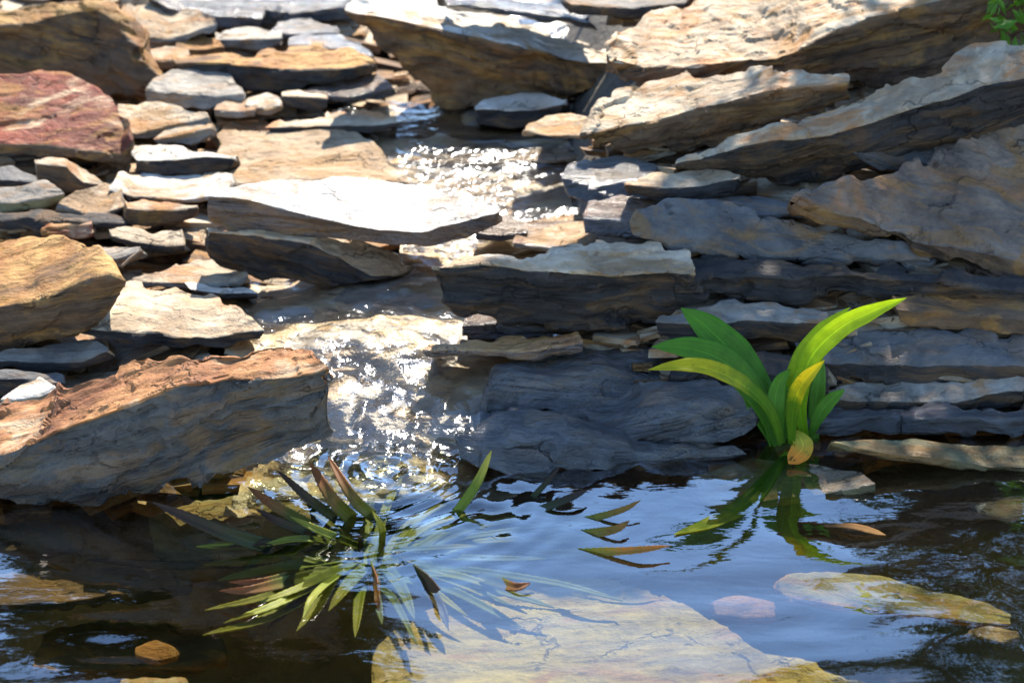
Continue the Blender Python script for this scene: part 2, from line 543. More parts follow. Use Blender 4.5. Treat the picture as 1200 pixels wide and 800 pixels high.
STREAM = [(385, 128), (450, 112), (520, 118), (575, 110), (600, -60), (760, -60), (740, 60), (700, 160), (790, 200), (790, 250), (760, 300), (640, 320), (560, 330),
          (545, 380), (690, 385), (730, 430), (690, 480), (620, 510), (600, 565), (360, 575), (270, 600), (330, 500), (380, 430), (280, 410), (255, 345), (310, 320), (450, 310),
          (470, 290), (440, 200), (400, 150)]
sx, sy = np.meshgrid(np.arange(-.62, .45, .0055), np.arange(2.18, 4.3, .0055))
P = np.stack([sx.ravel(), sy.ravel(), 0 * sx.ravel()], 1)
base_z = np.interp(P[:, 1], YS, ZS)
# uneven steps of the bed
lump = fbm(P * np.array([5, 7, 1]), 21, 4)
zz = lump * 2.6
terr = (np.floor(zz) + np.clip((zz - np.floor(zz) - .5) * 4 + .5, 0, 1)) / 2.6
calm = np.clip((P[:, 1] - 2.72) / .1, 0, 1)
bed = base_z - .014 + .016 * terr + .005 * fbm(P * np.array([22, 30, 1]), 22, 3)
wat = base_z - .003 + .010 * terr + .0042 * (1 - .75 * calm) * noise(P * np.array([26, 30, 1]) + fbm(P * 9, 23, 2)[:, None], 24) + (1 - .75 * calm) * .0019 * noise(P * np.array([62, 66, 1]), 25) + (1 - .75 * calm) * .0007 * noise(P * np.array([140, 140, 1]), 26)
casc = np.clip((P[:, 1] - 2.27) / .03, 0, 1) * np.clip((2.47 - P[:, 1]) / .04, 0, 1)
wat += casc * .008 * noise(P * np.array([55, 22, 1]), 27)
sel = inside(STREAM, project(np.stack([P[:, 0], P[:, 1], base_z], 1)))
beds = inside([(x + (x - 500) * .08, y) for x, y in STREAM], project(np.stack([P[:, 0], P[:, 1], base_z], 1)))

def masked(X, Y, z, mask):
    V, F = sheet(X, Y, z.reshape(X.shape))
    F = F[mask[F].all(1)]
    used = np.unique(F)
    idx = np.full(len(V), -1); idx[used] = np.arange(len(used))
    return V[used], idx[F], used

def bed_material():
    t = NT('stream_bed_stone')
    p = t.n('NewGeometry').outputs['Position']
    vo = t.n('TexVoronoi'); t.set(vo.inputs['Vector'], t.scale(p, (13, 20, 6))); vo.inputs['Scale'].default_value = 1
    a = t.noise(p, 8, 6, .6, .8)
    f = t.noise(t.scale(p, (30, 60, 40)), 1, 5, .6)
    g = t.noise(p, 180, 3, .6)
    c = t.mix(t.ramp(a, .36, .62), (.27, .185, .10), (.54, .42, .26))
    sep = t.n('SeparateColor'); t.set(sep.inputs[0], vo.outputs['Color'])
    c = t.mix(t.math('MULTIPLY', sep.outputs[0], .55), c, (.42, .25, .11))
    c = t.mix(t.math('MULTIPLY', t.ramp(sep.outputs[1], .55, .7), .7), c, (.27, .26, .24))
    c = t.mix(t.math('MULTIPLY', t.ramp(f, .5, .75), .6), c, (.09, .06, .04))
    b = t.n('BsdfPrincipled')
    t.set(b.inputs['Base Color'], c)
    b.inputs['Roughness'].default_value = .45
    t.set(b.inputs['Normal'], t.bump(t.math('ADD', f, t.math('MULTIPLY', g, .4)), .6, .008))
    t.t.links.new(b.outputs[0], t.out.inputs[0])
    return t.m

V, F, _ = masked(sx, sy, bed, beds)
tag(link_mesh('stream_bed', V, F, bed_material()), kind='structure')
V, F, _ = masked(sx, sy, wat, sel)
tag(link_mesh('stream_water', V, F, water_material('stream_water', (.92, .91, .87), 2.0, .14, (1, 1), [(44, .34, .010), (95, .30, .005)])), kind='structure')

# ================================================================== rocks, far to near
# --- top of the stream
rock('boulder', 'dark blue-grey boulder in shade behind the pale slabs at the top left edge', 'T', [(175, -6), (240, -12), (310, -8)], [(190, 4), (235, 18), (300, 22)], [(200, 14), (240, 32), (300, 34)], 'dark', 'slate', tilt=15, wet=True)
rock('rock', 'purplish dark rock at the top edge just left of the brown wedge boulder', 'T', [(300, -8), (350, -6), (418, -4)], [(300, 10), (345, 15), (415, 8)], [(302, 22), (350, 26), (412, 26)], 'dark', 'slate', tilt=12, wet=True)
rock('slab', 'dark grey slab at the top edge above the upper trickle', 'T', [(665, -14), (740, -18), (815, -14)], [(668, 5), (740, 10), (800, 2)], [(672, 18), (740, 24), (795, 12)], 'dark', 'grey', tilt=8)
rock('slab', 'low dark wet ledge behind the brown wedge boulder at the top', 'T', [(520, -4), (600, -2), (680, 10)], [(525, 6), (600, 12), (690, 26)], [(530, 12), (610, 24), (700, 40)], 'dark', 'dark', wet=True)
rock('stone', 'whitish angular stone among small slabs left of the upper trickle', 'T', [(252, 38), (290, 29), (335, 34)], [(250, 48), (290, 46), (335, 44)], [(255, 58), (295, 60), (335, 54)], 'grey', 'white', tilt=14)
rock('stone', 'bluish flat stone beside the upper trickle, above the ochre-topped slab', 'T', [(330, 25), (360, 21), (392, 28)], [(318, 38), (350, 40), (396, 38)], [(320, 46), (352, 50), (394, 48)], 'slate', 'slate', wet=True)
rock('stone', 'grey-brown wet stone tucked under the left end of the wedge boulder', 'T', [(338, 44), (385, 37), (425, 48)], [(338, 54), (380, 55), (440, 66)], [(345, 66), (385, 72), (445, 84)], 'brown', 'slate', wet=True)
rock('slab', 'brown wedge boulder with a white sloping top pointing right across the stream', 'T', [(416, -6), (470, -2), (505, 1), (560, 14), (605, 25), (660, 45), (725, 61)], [(415, 10), (445, 19), (500, 30), (545, 42), (600, 52), (660, 68), (728, 76)], [(415, 18), (440, 50), (470, 82), (512, 120), (560, 128), (600, 127), (655, 120), (722, 98)], 'brown', 'white', tilt=8, lean=-4)
# --- left bank, back to front
rock('slab', 'layered grey-cream slab at the top left, right of the big brown boulder', 'L', [(142, 8), (180, 3), (212, 9), (248, 18)], [(135, 26), (160, 40), (200, 46), (228, 40), (258, 27)], [(145, 52), (180, 60), (215, 54), (256, 38)], 'grey', 'cream', tilt=12)
rock('stone', 'small cream stone wedged below the layered slab near the top left', 'L', [(165, 58), (190, 53), (222, 58)], [(160, 66), (190, 70), (222, 66)], [(165, 80), (195, 84), (222, 76)], 'grey', 'cream', tilt=10)
rock('stone', 'thin rust-brown stone lying left of the ochre-topped slab', 'L', [(210, 48), (240, 42), (258, 46)], [(205, 58), (240, 58), (262, 54)], [(210, 68), (245, 68), (262, 62)], 'brown', 'ochre', tilt=10)
rock('slab', 'long dark slab with an ochre top edge left of the upper stream', 'L', [(205, 70), (240, 64), (300, 61), (360, 59), (410, 61), (436, 72)], [(212, 77), (260, 76), (300, 76), (350, 84), (400, 80), (440, 75)], [(230, 88), (270, 104), (320, 111), (350, 109), (400, 94), (442, 82)], 'dark', 'ochre', tilt=6)
rock('slab', 'dark wet slab below the ochre-topped slab at the stream edge', 'L', [(345, 108), (400, 92), (445, 82)], [(350, 114), (410, 113), (462, 104)], [(356, 120), (415, 122), (468, 113)], 'dark', 'brown', wet=True, tilt=14)
rock('boulder', 'big brown-grey boulder in the top left corner with an orange right end', 'L', [(-24, 20), (40, 6), (95, 0), (130, 6), (155, 28), (192, 80)], [(-24, 34), (40, 27), (72, 19), (110, 13), (130, 26), (158, 62), (190, 92)], [(-24, 92), (50, 102), (110, 114), (150, 115), (175, 111), (190, 102)], 'brown', 'ochre', tilt=22, lean=20)
rock('boulder', 'rounded grey boulder with dark patches under the orange-ended boulder', 'L', [(178, 92), (196, 80), (240, 79), (265, 87), (282, 102)], [(168, 106), (200, 108), (232, 112), (260, 114), (285, 110)], [(170, 121), (200, 126), (240, 129), (270, 127), (285, 118)], 'grey', 'grey', tilt=16)
rock('stone', 'dark block with a pale lid above the pale streaked slab, left of the stream', 'L', [(328, 107), (352, 104), (380, 110)], [(328, 112), (352, 113), (384, 116)], [(328, 128), (354, 130), (384, 127)], 'dark', 'cream', tilt=6)
rock('stone', 'small cream stone between the rounded grey boulder and the dark block', 'L', [(292, 114), (316, 107), (330, 113)], [(290, 122), (316, 126), (330, 124)], [(292, 130), (318, 136), (330, 130)], 'grey', 'white', tilt=14)
rock('stone', 'small pale stone right beside the rounded grey boulder, half in shade', 'L', [(255, 122), (280, 116), (300, 122)], [(250, 130), (280, 132), (302, 130)], [(252, 140), (280, 142), (302, 138)], 'grey', 'cream', tilt=10)
rock('slab', 'cream slab with folded edge right of the red boulder', 'L', [(140, 120), (175, 117), (212, 124), (247, 134)], [(140, 148), (165, 156), (200, 146), (232, 142), (250, 137)], [(145, 160), (168, 166), (206, 162), (236, 158), (250, 145)], 'grey', 'cream', tilt=16)
rock('slab', 'thin grey streaked slab tipping out from under the cream folded slab', 'L', [(203, 144), (232, 142), (248, 147)], [(178, 165), (215, 158), (246, 152)], [(186, 172), (222, 174), (246, 160)], 'grey', 'cream', tilt=14)
rock('slab', 'pale streaked slab with a dark end lying left of the stream', 'S', [(328, 139), (380, 133), (430, 130), (464, 134)], [(310, 147), (350, 148), (410, 147), (466, 143)], [(318, 152), (370, 154), (420, 161), (464, 151)], 'dark', 'cream', tilt=5)
rock('boulder', 'red boulder with cream patches at the left edge', 'L', [(-24, 84), (40, 81), (80, 84), (110, 98), (138, 122), (158, 146)], [(-24, 172), (40, 169), (90, 172), (125, 178), (148, 180), (161, 166)], [(-24, 185), (40, 183), (90, 187), (125, 197), (150, 198), (162, 188)], 'brown', 'red', tilt=26)
rock('slab', 'bright white slab with a dark front edge below the cream folded slab', 'L', [(156, 166), (190, 169), (240, 175), (278, 180)], [(156, 187), (200, 187), (240, 183), (277, 185)], [(158, 206), (200, 210), (245, 208), (274, 197)], 'dark', 'white', tilt=6)
rock('slab', 'flat peach slab behind the blinding white slab', 'S', [(262, 158), (290, 150), (340, 147), (395, 149), (432, 170)], [(248, 216), (300, 214), (360, 212), (420, 212), (480, 214)], [(252, 224), (300, 222), (360, 221), (420, 219), (480, 219)], 'peach', 'peach', tilt=6, rough=.8)
rock('slab', 'dark brown slab with a lit cream edge under the red boulder', 'L', [(40, 186), (75, 184), (100, 198), (120, 214)], [(42, 192), (76, 196), (95, 214), (119, 217)], [(44, 228), (76, 230), (100, 228), (118, 222)], 'brown', 'cream', tilt=12)
rock('slab', 'dark grey slab at the left edge under the red boulder', 'L', [(-24, 196), (15, 194), (45, 205)], [(-24, 211), (15, 211), (46, 214)], [(-24, 222), (15, 222), (44, 221)], 'dark', 'slate', tilt=8)
rock('slab', 'white flat slab with thin dark cracks left of the white-glare slab', 'L', [(138, 200), (190, 203), (240, 204), (270, 203)], [(130, 222), (160, 231), (215, 235), (250, 229), (268, 220)], [(136, 232), (165, 240), (215, 241), (250, 236), (268, 227)], 'grey', 'white', tilt=7)
rock('slab', 'grey-green slab with a light upper edge at the left edge', 'L', [(-24, 216), (20, 219), (50, 213), (70, 222)], [(-24, 236), (20, 237), (55, 233), (75, 227)], [(-24, 251), (20, 252), (50, 250), (74, 238)], 'olive', 'grey', tilt=16)
rock('slab', 'peach-cream slab between the grey-green slab and the white cracked slab', 'L', [(90, 222), (115, 214), (140, 221), (150, 234)], [(74, 236), (106, 250), (128, 250), (150, 239)], [(68, 252), (102, 259), (126, 258), (150, 246)], 'grey', 'peach', tilt=12)
rock('slab', 'brown-fronted pale slab under the white cracked slab', 'L', [(143, 236), (165, 232), (200, 238), (226, 240)], [(148, 244), (180, 246), (205, 246), (226, 243)], [(146, 262), (180, 269), (206, 264), (226, 252)], 'brown', 'cream', tilt=8)
rock('stone', 'small brick-red stone block on the left bank', 'L', [(58, 260), (80, 257), (102, 256)], [(48, 268), (75, 263), (104, 261)], [(49, 277), (80, 280), (106, 279)], 'red', 'red', tilt=10, lean=25)
rock('slab', 'dark shadowed slab behind the small brick-red stone', 'L', [(-24, 250), (60, 246), (150, 252)], [(-24, 258), (60, 256), (150, 260)], [(-24, 270), (60, 272), (150, 270)], 'dark', 'dark', tilt=6)
rock('slab', 'small cream slab with an overhanging end, left of the white-glare slab', 'L', [(127, 268), (145, 265), (180, 271), (214, 268)], [(130, 276), (170, 284), (200, 290), (217, 288)], [(132, 282), (172, 292), (202, 297), (217, 294)], 'dark', 'cream', tilt=12)
rock('stone', 'grey chipped stone beside the right end of the orange boulder', 'L', [(118, 291), (140, 285), (167, 288)], [(118, 300), (140, 302), (165, 294)], [(120, 314), (142, 316), (162, 303)], 'grey', 'grey', tilt=8)
rock('slab', 'blinding white wet slab tilted to the sun in the middle of the stream', 'S', [(258, 222), (320, 211), (380, 207), (440, 209), (500, 217), (562, 234), (592, 241)], [(240, 231), (300, 236), (350, 248), (400, 262), (440, 270), (490, 272), (540, 263), (592, 248)], [(242, 262), (270, 274), (330, 279), (400, 284), (450, 288), (500, 290), (545, 284), (584, 266)], 'brown', 'white', tilt=11, fol=(0, 0), rough=.4, lean=-10, base=(340, 326), wet=2, jag=.6)  # white crust also stands for the sun glare on its wet top
rock('slab', 'dark slab with a lit peach slope underneath the blinding white slab', 'S', [(240, 262), (310, 270), (365, 277), (430, 284), (478, 312)], [(240, 270), (300, 274), (358, 282), (400, 300), (442, 324)], [(250, 300), (305, 329), (370, 331), (420, 331), (446, 327)], 'dark', 'peach', tilt=12, lean=-6, fol=(0, 10))
rock('slab', 'grey flat slab with a rusty right end on the left bank', 'L', [(180, 321), (215, 308), (260, 301), (285, 307), (294, 320)], [(150, 330), (200, 333), (250, 335), (276, 335), (294, 327)], [(146, 337), (200, 340), (255, 340), (281, 340), (293, 333)], 'grey', 'cream', tilt=8)
rock('stone', 'thin white sliver of stone between the grey rusty slab and the large cream slab', 'L', [(212, 330), (250, 334), (290, 340)], [(220, 338), (260, 344), (298, 345)], [(226, 344), (262, 350), (298, 350)], 'dark', 'white', tilt=5)
rock('slab', 'large cream slab with a ragged front edge at the left side of the stream', 'L', [(116, 346), (150, 334), (210, 330), (258, 346), (292, 368)], [(106, 384), (150, 390), (200, 395), (240, 398), (302, 388)], [(96, 390), (130, 404), (200, 411), (250, 411), (302, 398)], 'dark', 'cream', tilt=9)
rock('boulder', 'orange-topped boulder with a brown front at the left edge', 'L', [(-24, 270), (40, 272), (80, 279), (110, 286), (128, 316)], [(-24, 364), (30, 353), (70, 339), (105, 325), (124, 321), (142, 331)], [(-24, 422), (30, 414), (70, 402), (100, 388), (122, 372), (139, 346)], 'brown', 'ochre', tilt=18, lean=-5, fol=(6, -4))
rock('stone', 'dark grey stone under the orange-topped boulder', 'L', [(-24, 415), (50, 406), (85, 396), (115, 398), (130, 406)], [(-24, 422), (50, 424), (90, 421), (128, 410)], [(-24, 432), (50, 437), (90, 435), (126, 421)], 'dark', 'grey', tilt=8)
rock('stone', 'tiny white chip lying on the dark grey stone', 'L', [(92, 401), (104, 396), (117, 401)], [(91, 409), (104, 411), (118, 406)], [(93, 415), (105, 416), (117, 411)], 'white', 'white', tilt=12)
rock('stone', 'dark stone at the left edge just above the pale wedge stone', 'L', [(-24, 432), (20, 428), (70, 436)], [(-24, 444), (20, 442), (72, 446)], [(-24, 470), (20, 468), (72, 462)], 'dark', 'slate', tilt=10)
rock('stone', 'pale wedge-shaped stone behind the long striped boulder', 'L', [(2, 462), (25, 447), (45, 439), (64, 450)], [(-2, 468), (25, 467), (50, 463), (66, 456)], [(0, 484), (25, 480), (50, 472), (66, 464)], 'cream', 'white', tilt=20, jag=.4)
rock('boulder', 'long striped boulder with an orange top and grey front overhanging the pool', 'L', [(-24, 472), (60, 454), (120, 435), (190, 418), (260, 407), (330, 401), (375, 409), (396, 424)], [(-24, 548), (30, 529), (70, 511), (120, 489), (160, 471), (210, 453), (270, 443), (330, 441), (375, 438), (398, 430)], [(-24, 586), (40, 586), (110, 587), (180, 573), (250, 559), (310, 547), (340, 542), (374, 520)], 'shale', 'rust', tilt=13, lean=-8, fol=(0, 2), base=(200, 590), rough=1.1)
# --- in the stream
rock('slab', 'ochre flat slab washed by water just below the wedge boulder', 'S', [(470, 142), (520, 134), (580, 140), (640, 150)], [(460, 156), (520, 158), (590, 160), (650, 160)], [(465, 162), (520, 166), (590, 167), (650, 166)], 'peach', 'ochre', tilt=4, dz=-.012, wet=True, jag=.5)
rock('slab', 'pinkish wet slab in the upper stream below the small dark-sided stone', 'S', [(500, 176), (560, 166), (620, 164), (690, 170)], [(470, 190), (540, 192), (610, 190), (690, 184)], [(475, 196), (540, 198), (610, 197), (690, 190)], 'peach', 'peach', tilt=4, dz=-.012, wet=True, jag=.5)
rock('stone', 'small dark-sided stone with a white top under the wedge boulder', 'S', [(561, 125), (590, 113), (626, 109), (662, 114)], [(560, 129), (590, 129), (628, 129), (662, 122)], [(565, 150), (600, 153), (640, 148), (661, 136)], 'dark', 'white', tilt=8)
rock('stone', 'cream flat stone poking out below the big layered slab, next to the stream', 'S', [(614, 148), (640, 136), (680, 131), (706, 140)], [(611, 154), (640, 159), (675, 158), (704, 150)], [(618, 160), (650, 163), (680, 165), (704, 160)], 'cream', 'cream', tilt=12)
rock('slab', 'tan slab under the shallow water right of the white-glare slab', 'S', [(610, 262), (660, 250), (710, 248), (745, 262)], [(600, 285), (660, 290), (710, 288), (750, 278)], [(604, 292), (660, 297), (710, 294), (750, 284)], 'peach', 'ochre', tilt=5, dz=-.012, wet=True, jag=.5)
rock('stone', 'brown wet stone in the stream at the right tip of the white-glare slab', 'S', [(560, 262), (590, 250), (618, 258)], [(556, 272), (590, 276), (620, 272)], [(560, 284), (590, 288), (618, 282)], 'brown', 'peach', tilt=12, dz=.012, wet=True)
rock('slab', 'dark slab with a lit pale top on the right side of the lower stream', 'S', [(530, 308), (600, 301), (650, 290), (700, 284), (760, 284), (800, 290)], [(506, 314), (560, 311), (620, 316), (680, 318), (720, 321), (804, 318)], [(512, 332), (540, 358), (600, 381), (680, 386), (740, 381), (804, 370)], 'dark', 'peach', tilt=5, lean=-12)
rock('stone', 'dark block at the stream edge below the dark pale-topped slab', 'S', [(545, 372), (575, 367), (640, 376)], [(543, 384), (580, 381), (650, 386)], [(546, 398), (590, 400), (650, 400)], 'dark', 'brown', tilt=8, wet=True)
rock('slab', 'orange-edged wet slab in front of the dark block, in the cascade', 'S', [(505, 402), (550, 397), (600, 392), (650, 388), (676, 391)], [(495, 411), (550, 412), (600, 411), (650, 406), (678, 401)], [(500, 420), (560, 424), (620, 424), (678, 414)], 'brown', 'ochre', tilt=8, dz=.012, wet=2)
rock('rock', 'grey wet rock sunlit at its left half right of the cascade', 'S', [(575, 432), (620, 408), (680, 398), (750, 404), (805, 426)], [(560, 462), (610, 444), (670, 436), (735, 440), (805, 444)], [(556, 492), (610, 490), (670, 484), (740, 478), (805, 466)], 'shale', 'shale', tilt=6, lean=55, yaw=8, wet=True, rough=.6, jag=1.3, lumpy=4, base=(610, 492), depth=2.40, fol=(8, 25))
# --- right bank
rock('slab', 'cream cracked upper layer of the big tilted slab at the top right', 'R', [(718, 50), (750, 28), (820, -4), (900, -34), (1000, -60), (1220, -90)], [(722, 66), (760, 78), (805, 78), (850, 72), (905, 70), (945, 45), (1005, 24), (1090, 2), (1230, -30)], [(725, 88), (770, 98), (820, 94), (870, 90), (940, 100), (1000, 106), (1060, 100), (1130, 66), (1230, 40)], 'brown', 'cream', tilt=9, lean=4, rough=1.05, maxdeep=.8)
rock('slab', 'cream lower layer of the big tilted slab with a ragged sunlit edge', 'R', [(703, 118), (750, 98), (800, 86), (850, 80), (900, 76), (990, 88)], [(670, 156), (700, 151), (760, 142), (812, 128), (862, 118), (912, 104), (990, 97)], [(688, 168), (740, 179), (800, 177), (850, 171), (922, 148), (995, 118)], 'brown', 'cream', tilt=14, lean=-6, rough=1.05)
rock('slab', 'long tan slab in dappled shade slanting up to the top right corner', 'R', [(798, 189), (850, 166), (900, 149), (955, 133), (1015, 107), (1109, 79), (1150, 52), (1230, 46)], [(797, 192), (850, 178), (905, 164), (970, 160), (1012, 144), (1090, 117), (1150, 104), (1230, 84)], [(800, 196), (850, 206), (905, 212), (960, 214), (1040, 192), (1120, 166), (1230, 140)], 'dark', 'cream', tilt=20, lean=-14, rough=.8, jag=.7)
rock('stone', 'small blue-grey tilted stone wedged between two big slabs on the right', 'R', [(1006, 160), (1025, 152), (1060, 159), (1098, 178)], [(1002, 174), (1025, 182), (1050, 190), (1088, 192)], [(1004, 180), (1034, 201), (1060, 201), (1088, 197)], 'slate', 'slate', tilt=32, dz=.02)
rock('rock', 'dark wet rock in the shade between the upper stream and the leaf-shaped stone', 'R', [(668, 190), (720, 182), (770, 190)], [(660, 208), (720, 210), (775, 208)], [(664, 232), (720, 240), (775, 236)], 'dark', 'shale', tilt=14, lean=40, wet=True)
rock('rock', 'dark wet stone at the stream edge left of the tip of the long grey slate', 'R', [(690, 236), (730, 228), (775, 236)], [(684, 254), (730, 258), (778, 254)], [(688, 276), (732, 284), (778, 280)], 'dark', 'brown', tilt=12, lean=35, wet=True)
rock('stone', 'leaf-shaped cream stone lit by sun under the big layered slab', 'R', [(736, 213), (770, 202), (816, 198), (860, 206)], [(736, 216), (780, 220), (820, 219), (860, 210)], [(738, 224), (780, 242), (820, 240), (856, 226)], 'dark', 'cream', tilt=8)
rock('slab', 'bluish flat stone on top of the long grey slate', 'R', [(812, 238), (840, 229), (892, 226), (948, 235)], [(815, 246), (860, 251), (900, 252), (948, 248)], [(820, 254), (860, 260), (905, 262), (948, 256)], 'slate', 'slate', tilt=8)
rock('slab', 'long grey slate with streaked face pointing left, below the leaf-shaped stone', 'R', [(754, 246), (785, 237), (850, 240), (920, 252), (1000, 272), (1090, 292)], [(752, 262), (785, 276), (850, 284), (930, 293), (1000, 301), (1090, 308)], [(756, 274), (790, 292), (850, 299), (920, 306), (1000, 313), (1090, 316)], 'slate', 'slate', tilt=38)
rock('boulder', 'big brownish boulder with a sloping face at the right edge', 'R', [(944, 231), (975, 214), (1030, 203), (1080, 191), (1120, 167), (1160, 137), (1230, 126)], [(944, 240), (1000, 256), (1030, 270), (1065, 288), (1110, 291), (1160, 297), (1230, 322)], [(948, 246), (1000, 264), (1040, 286), (1070, 304), (1110, 306), (1160, 319), (1230, 348)], 'brown', 'tan', tilt=36, fol=(0, 0), rough=1.2)
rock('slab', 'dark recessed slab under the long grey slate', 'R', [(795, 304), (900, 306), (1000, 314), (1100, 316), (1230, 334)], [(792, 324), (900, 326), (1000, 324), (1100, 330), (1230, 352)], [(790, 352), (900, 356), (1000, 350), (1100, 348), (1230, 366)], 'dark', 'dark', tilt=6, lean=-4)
rock('slab', 'thin blue-grey flake under the right end of the big brownish boulder', 'R', [(1096, 328), (1150, 325), (1200, 333)], [(1098, 336), (1150, 340), (1200, 341)], [(1100, 341), (1150, 346), (1200, 346)], 'slate', 'slate', tilt=20)
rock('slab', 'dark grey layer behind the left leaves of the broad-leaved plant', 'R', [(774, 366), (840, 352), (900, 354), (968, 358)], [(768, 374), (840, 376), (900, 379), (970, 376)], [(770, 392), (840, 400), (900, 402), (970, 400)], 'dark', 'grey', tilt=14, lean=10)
rock('slab', 'brown layer at the right edge above the long dark bluish layer', 'R', [(1050, 344), (1120, 338), (1230, 350)], [(1048, 362), (1120, 372), (1230, 376)], [(1050, 382), (1130, 392), (1230, 396)], 'brown', 'brown', tilt=12, lean=6)
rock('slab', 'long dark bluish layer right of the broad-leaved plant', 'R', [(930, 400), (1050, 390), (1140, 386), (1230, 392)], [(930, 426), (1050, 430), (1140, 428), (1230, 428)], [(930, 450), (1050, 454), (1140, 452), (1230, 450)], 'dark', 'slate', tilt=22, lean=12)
rock('rock', 'dark rock with a bright sun-struck end just above the pool at the right', 'R', [(955, 456), (1050, 448), (1130, 440), (1180, 433), (1206, 440)], [(955, 470), (1040, 474), (1120, 470), (1180, 462), (1208, 458)], [(958, 496), (1040, 498), (1130, 490), (1208, 480)], 'dark', 'grey', tilt=18, lean=10)
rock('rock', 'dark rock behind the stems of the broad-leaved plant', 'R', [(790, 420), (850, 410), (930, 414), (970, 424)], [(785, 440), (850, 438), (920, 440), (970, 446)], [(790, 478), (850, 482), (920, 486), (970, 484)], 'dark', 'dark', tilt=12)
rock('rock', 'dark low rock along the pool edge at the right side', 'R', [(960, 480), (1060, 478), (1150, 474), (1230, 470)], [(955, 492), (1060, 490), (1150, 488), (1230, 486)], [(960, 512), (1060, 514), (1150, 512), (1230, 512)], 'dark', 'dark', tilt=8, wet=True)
rock('rock', 'smooth blue-black wet rock bulging at the water edge left of the broad-leaved plant', 'S', [(622, 474), (690, 456), (740, 446), (800, 443), (845, 450), (868, 466)], [(610, 494), (690, 478), (760, 468), (825, 468), (868, 476)], [(606, 532), (700, 536), (760, 532), (835, 520), (872, 500)], 'shale', 'shale', tilt=12, lean=42, yaw=-10, wet=True, rough=.5, jag=1.5, lumpy=4, base=(700, 535), depth=2.345, fol=(-10, 30))
rock('rock', 'low blue-black wet rock in the shadow at the water edge in the middle', 'S', [(536, 508), (590, 486), (640, 482), (700, 496), (760, 512), (860, 512)], [(532, 530), (590, 512), (645, 508), (705, 520), (770, 528), (868, 522)], [(534, 550), (600, 556), (660, 554), (720, 552), (790, 548), (874, 536)], 'shale', 'shale', tilt=8, lean=40, yaw=6, wet=True, rough=.5, jag=1.4, lumpy=3.5, base=(600, 552), depth=2.285, fol=(6, 24))
# --- lying in the pool
rock('slab', 'pale green-grey slab breaking the water surface at the right edge', 'P', [(972, 518), (1050, 512), (1120, 516), (1230, 524)], [(1000, 523), (1060, 533), (1120, 539), (1160, 547), (1230, 546)], [(1004, 530), (1060, 544), (1120, 550), (1160, 556), (1230, 556)], 'olive', 'olive', tilt=4, dz=.002, jag=.4)
rock('slab', 'yellowish slab just under water below the broad-leaved plant', 'P', [(815, 556), (880, 535), (960, 543), (1010, 552)], [(830, 590), (870, 588), (960, 578), (1028, 566)], [(832, 600), (870, 600), (960, 590), (1028, 578)], 'olive', 'cream', tilt=1, dz=-.026, rough=.4, jag=.5)
rock('stone', 'small pale stone under water at the right edge', 'P', [(1140, 590), (1175, 580), (1230, 578)], [(1145, 598), (1180, 604), (1230, 602)], [(1148, 604), (1180, 610), (1230, 610)], 'olive', 'olive', tilt=3, dz=-.012, rough=.4)
rock('slab', 'large flat sunlit slab lying under water at the bottom centre', 'P', [(452, 742), (540, 696), (640, 674), (700, 675), (760, 691), (825, 716), (868, 738), (886, 764), (1010, 800)], [(430, 880), (560, 890), (680, 890), (850, 880), (1040, 850)], [(430, 900), (560, 910), (680, 910), (850, 900), (1040, 870)], 'sand', 'sand', tilt=0, dz=-.045, base=(680, 890), rough=.7, jag=.6, cat='rock')
rock('stone', 'yellow-brown lump against the right edge of the large sunken slab', 'P', [(836, 706), (870, 696), (905, 704)], [(838, 722), (872, 726), (908, 720)], [(840, 732), (872, 736), (908, 730)], 'ochre', 'ochre', tilt=8, dz=-.045)
rock('slab', 'orange-brown oblong slab under water at the bottom right', 'P', [(916, 682), (960, 671), (1040, 675), (1106, 690), (1150, 704), (1180, 718)], [(922, 694), (970, 705), (1030, 716), (1080, 722), (1140, 728), (1180, 730)], [(926, 702), (970, 714), (1030, 724), (1080, 730), (1140, 736), (1180, 738)], 'ochre', 'olive', tilt=1, dz=-.055, jag=.35)
rock('stone', 'tiny pinkish stone at the right tip of the orange-brown sunken slab', 'P', [(1142, 736), (1172, 730), (1192, 736)], [(1142, 744), (1172, 749), (1194, 744)], [(1144, 750), (1172, 755), (1194, 750)], 'peach', 'peach', tilt=4, dz=-.014)
rock('rock', 'olive slab under water beneath the brown leaves at the left', 'P', [(176, 606), (230, 584), (300, 578), (360, 590)], [(178, 640), (216, 656), (290, 648), (370, 630)], [(180, 652), (216, 668), (290, 660), (370, 642)], 'olive', 'olive', tilt=2, dz=-.05, jag=.5)
rock('slab', 'dark slab in the shade under the striped boulder at the left edge', 'P', [(-24, 612), (40, 606), (90, 628)], [(-24, 645), (40, 642), (92, 640)], [(-24, 660), (40, 658), (90, 652)], 'dark', 'dark', tilt=4, dz=-.03)
rock('slab', 'dim brown flat slab under water at the left edge, behind the sky reflection', 'P', [(-24, 672), (60, 660), (150, 664), (210, 676)], [(-24, 706), (60, 704), (150, 696), (214, 688)], [(-24, 720), (60, 718), (150, 710), (214, 700)], 'dark', 'brown', tilt=3, dz=-.05)
rock('slab', 'dim grey-green slab deep under water at the bottom left', 'P', [(50, 740), (110, 724), (190, 732), (250, 746)], [(40, 778), (110, 786), (190, 782), (256, 770)], [(44, 794), (110, 802), (190, 798), (256, 786)], 'brown', 'brown', tilt=3, dz=-.12)
rock('stone', 'small yellow stone catching sun under water at the bottom left', 'P', [(164, 758), (185, 750), (206, 756)], [(162, 766), (186, 772), (208, 766)], [(164, 774), (186, 780), (208, 774)], 'ochre', 'ochre', tilt=6, dz=-.05)
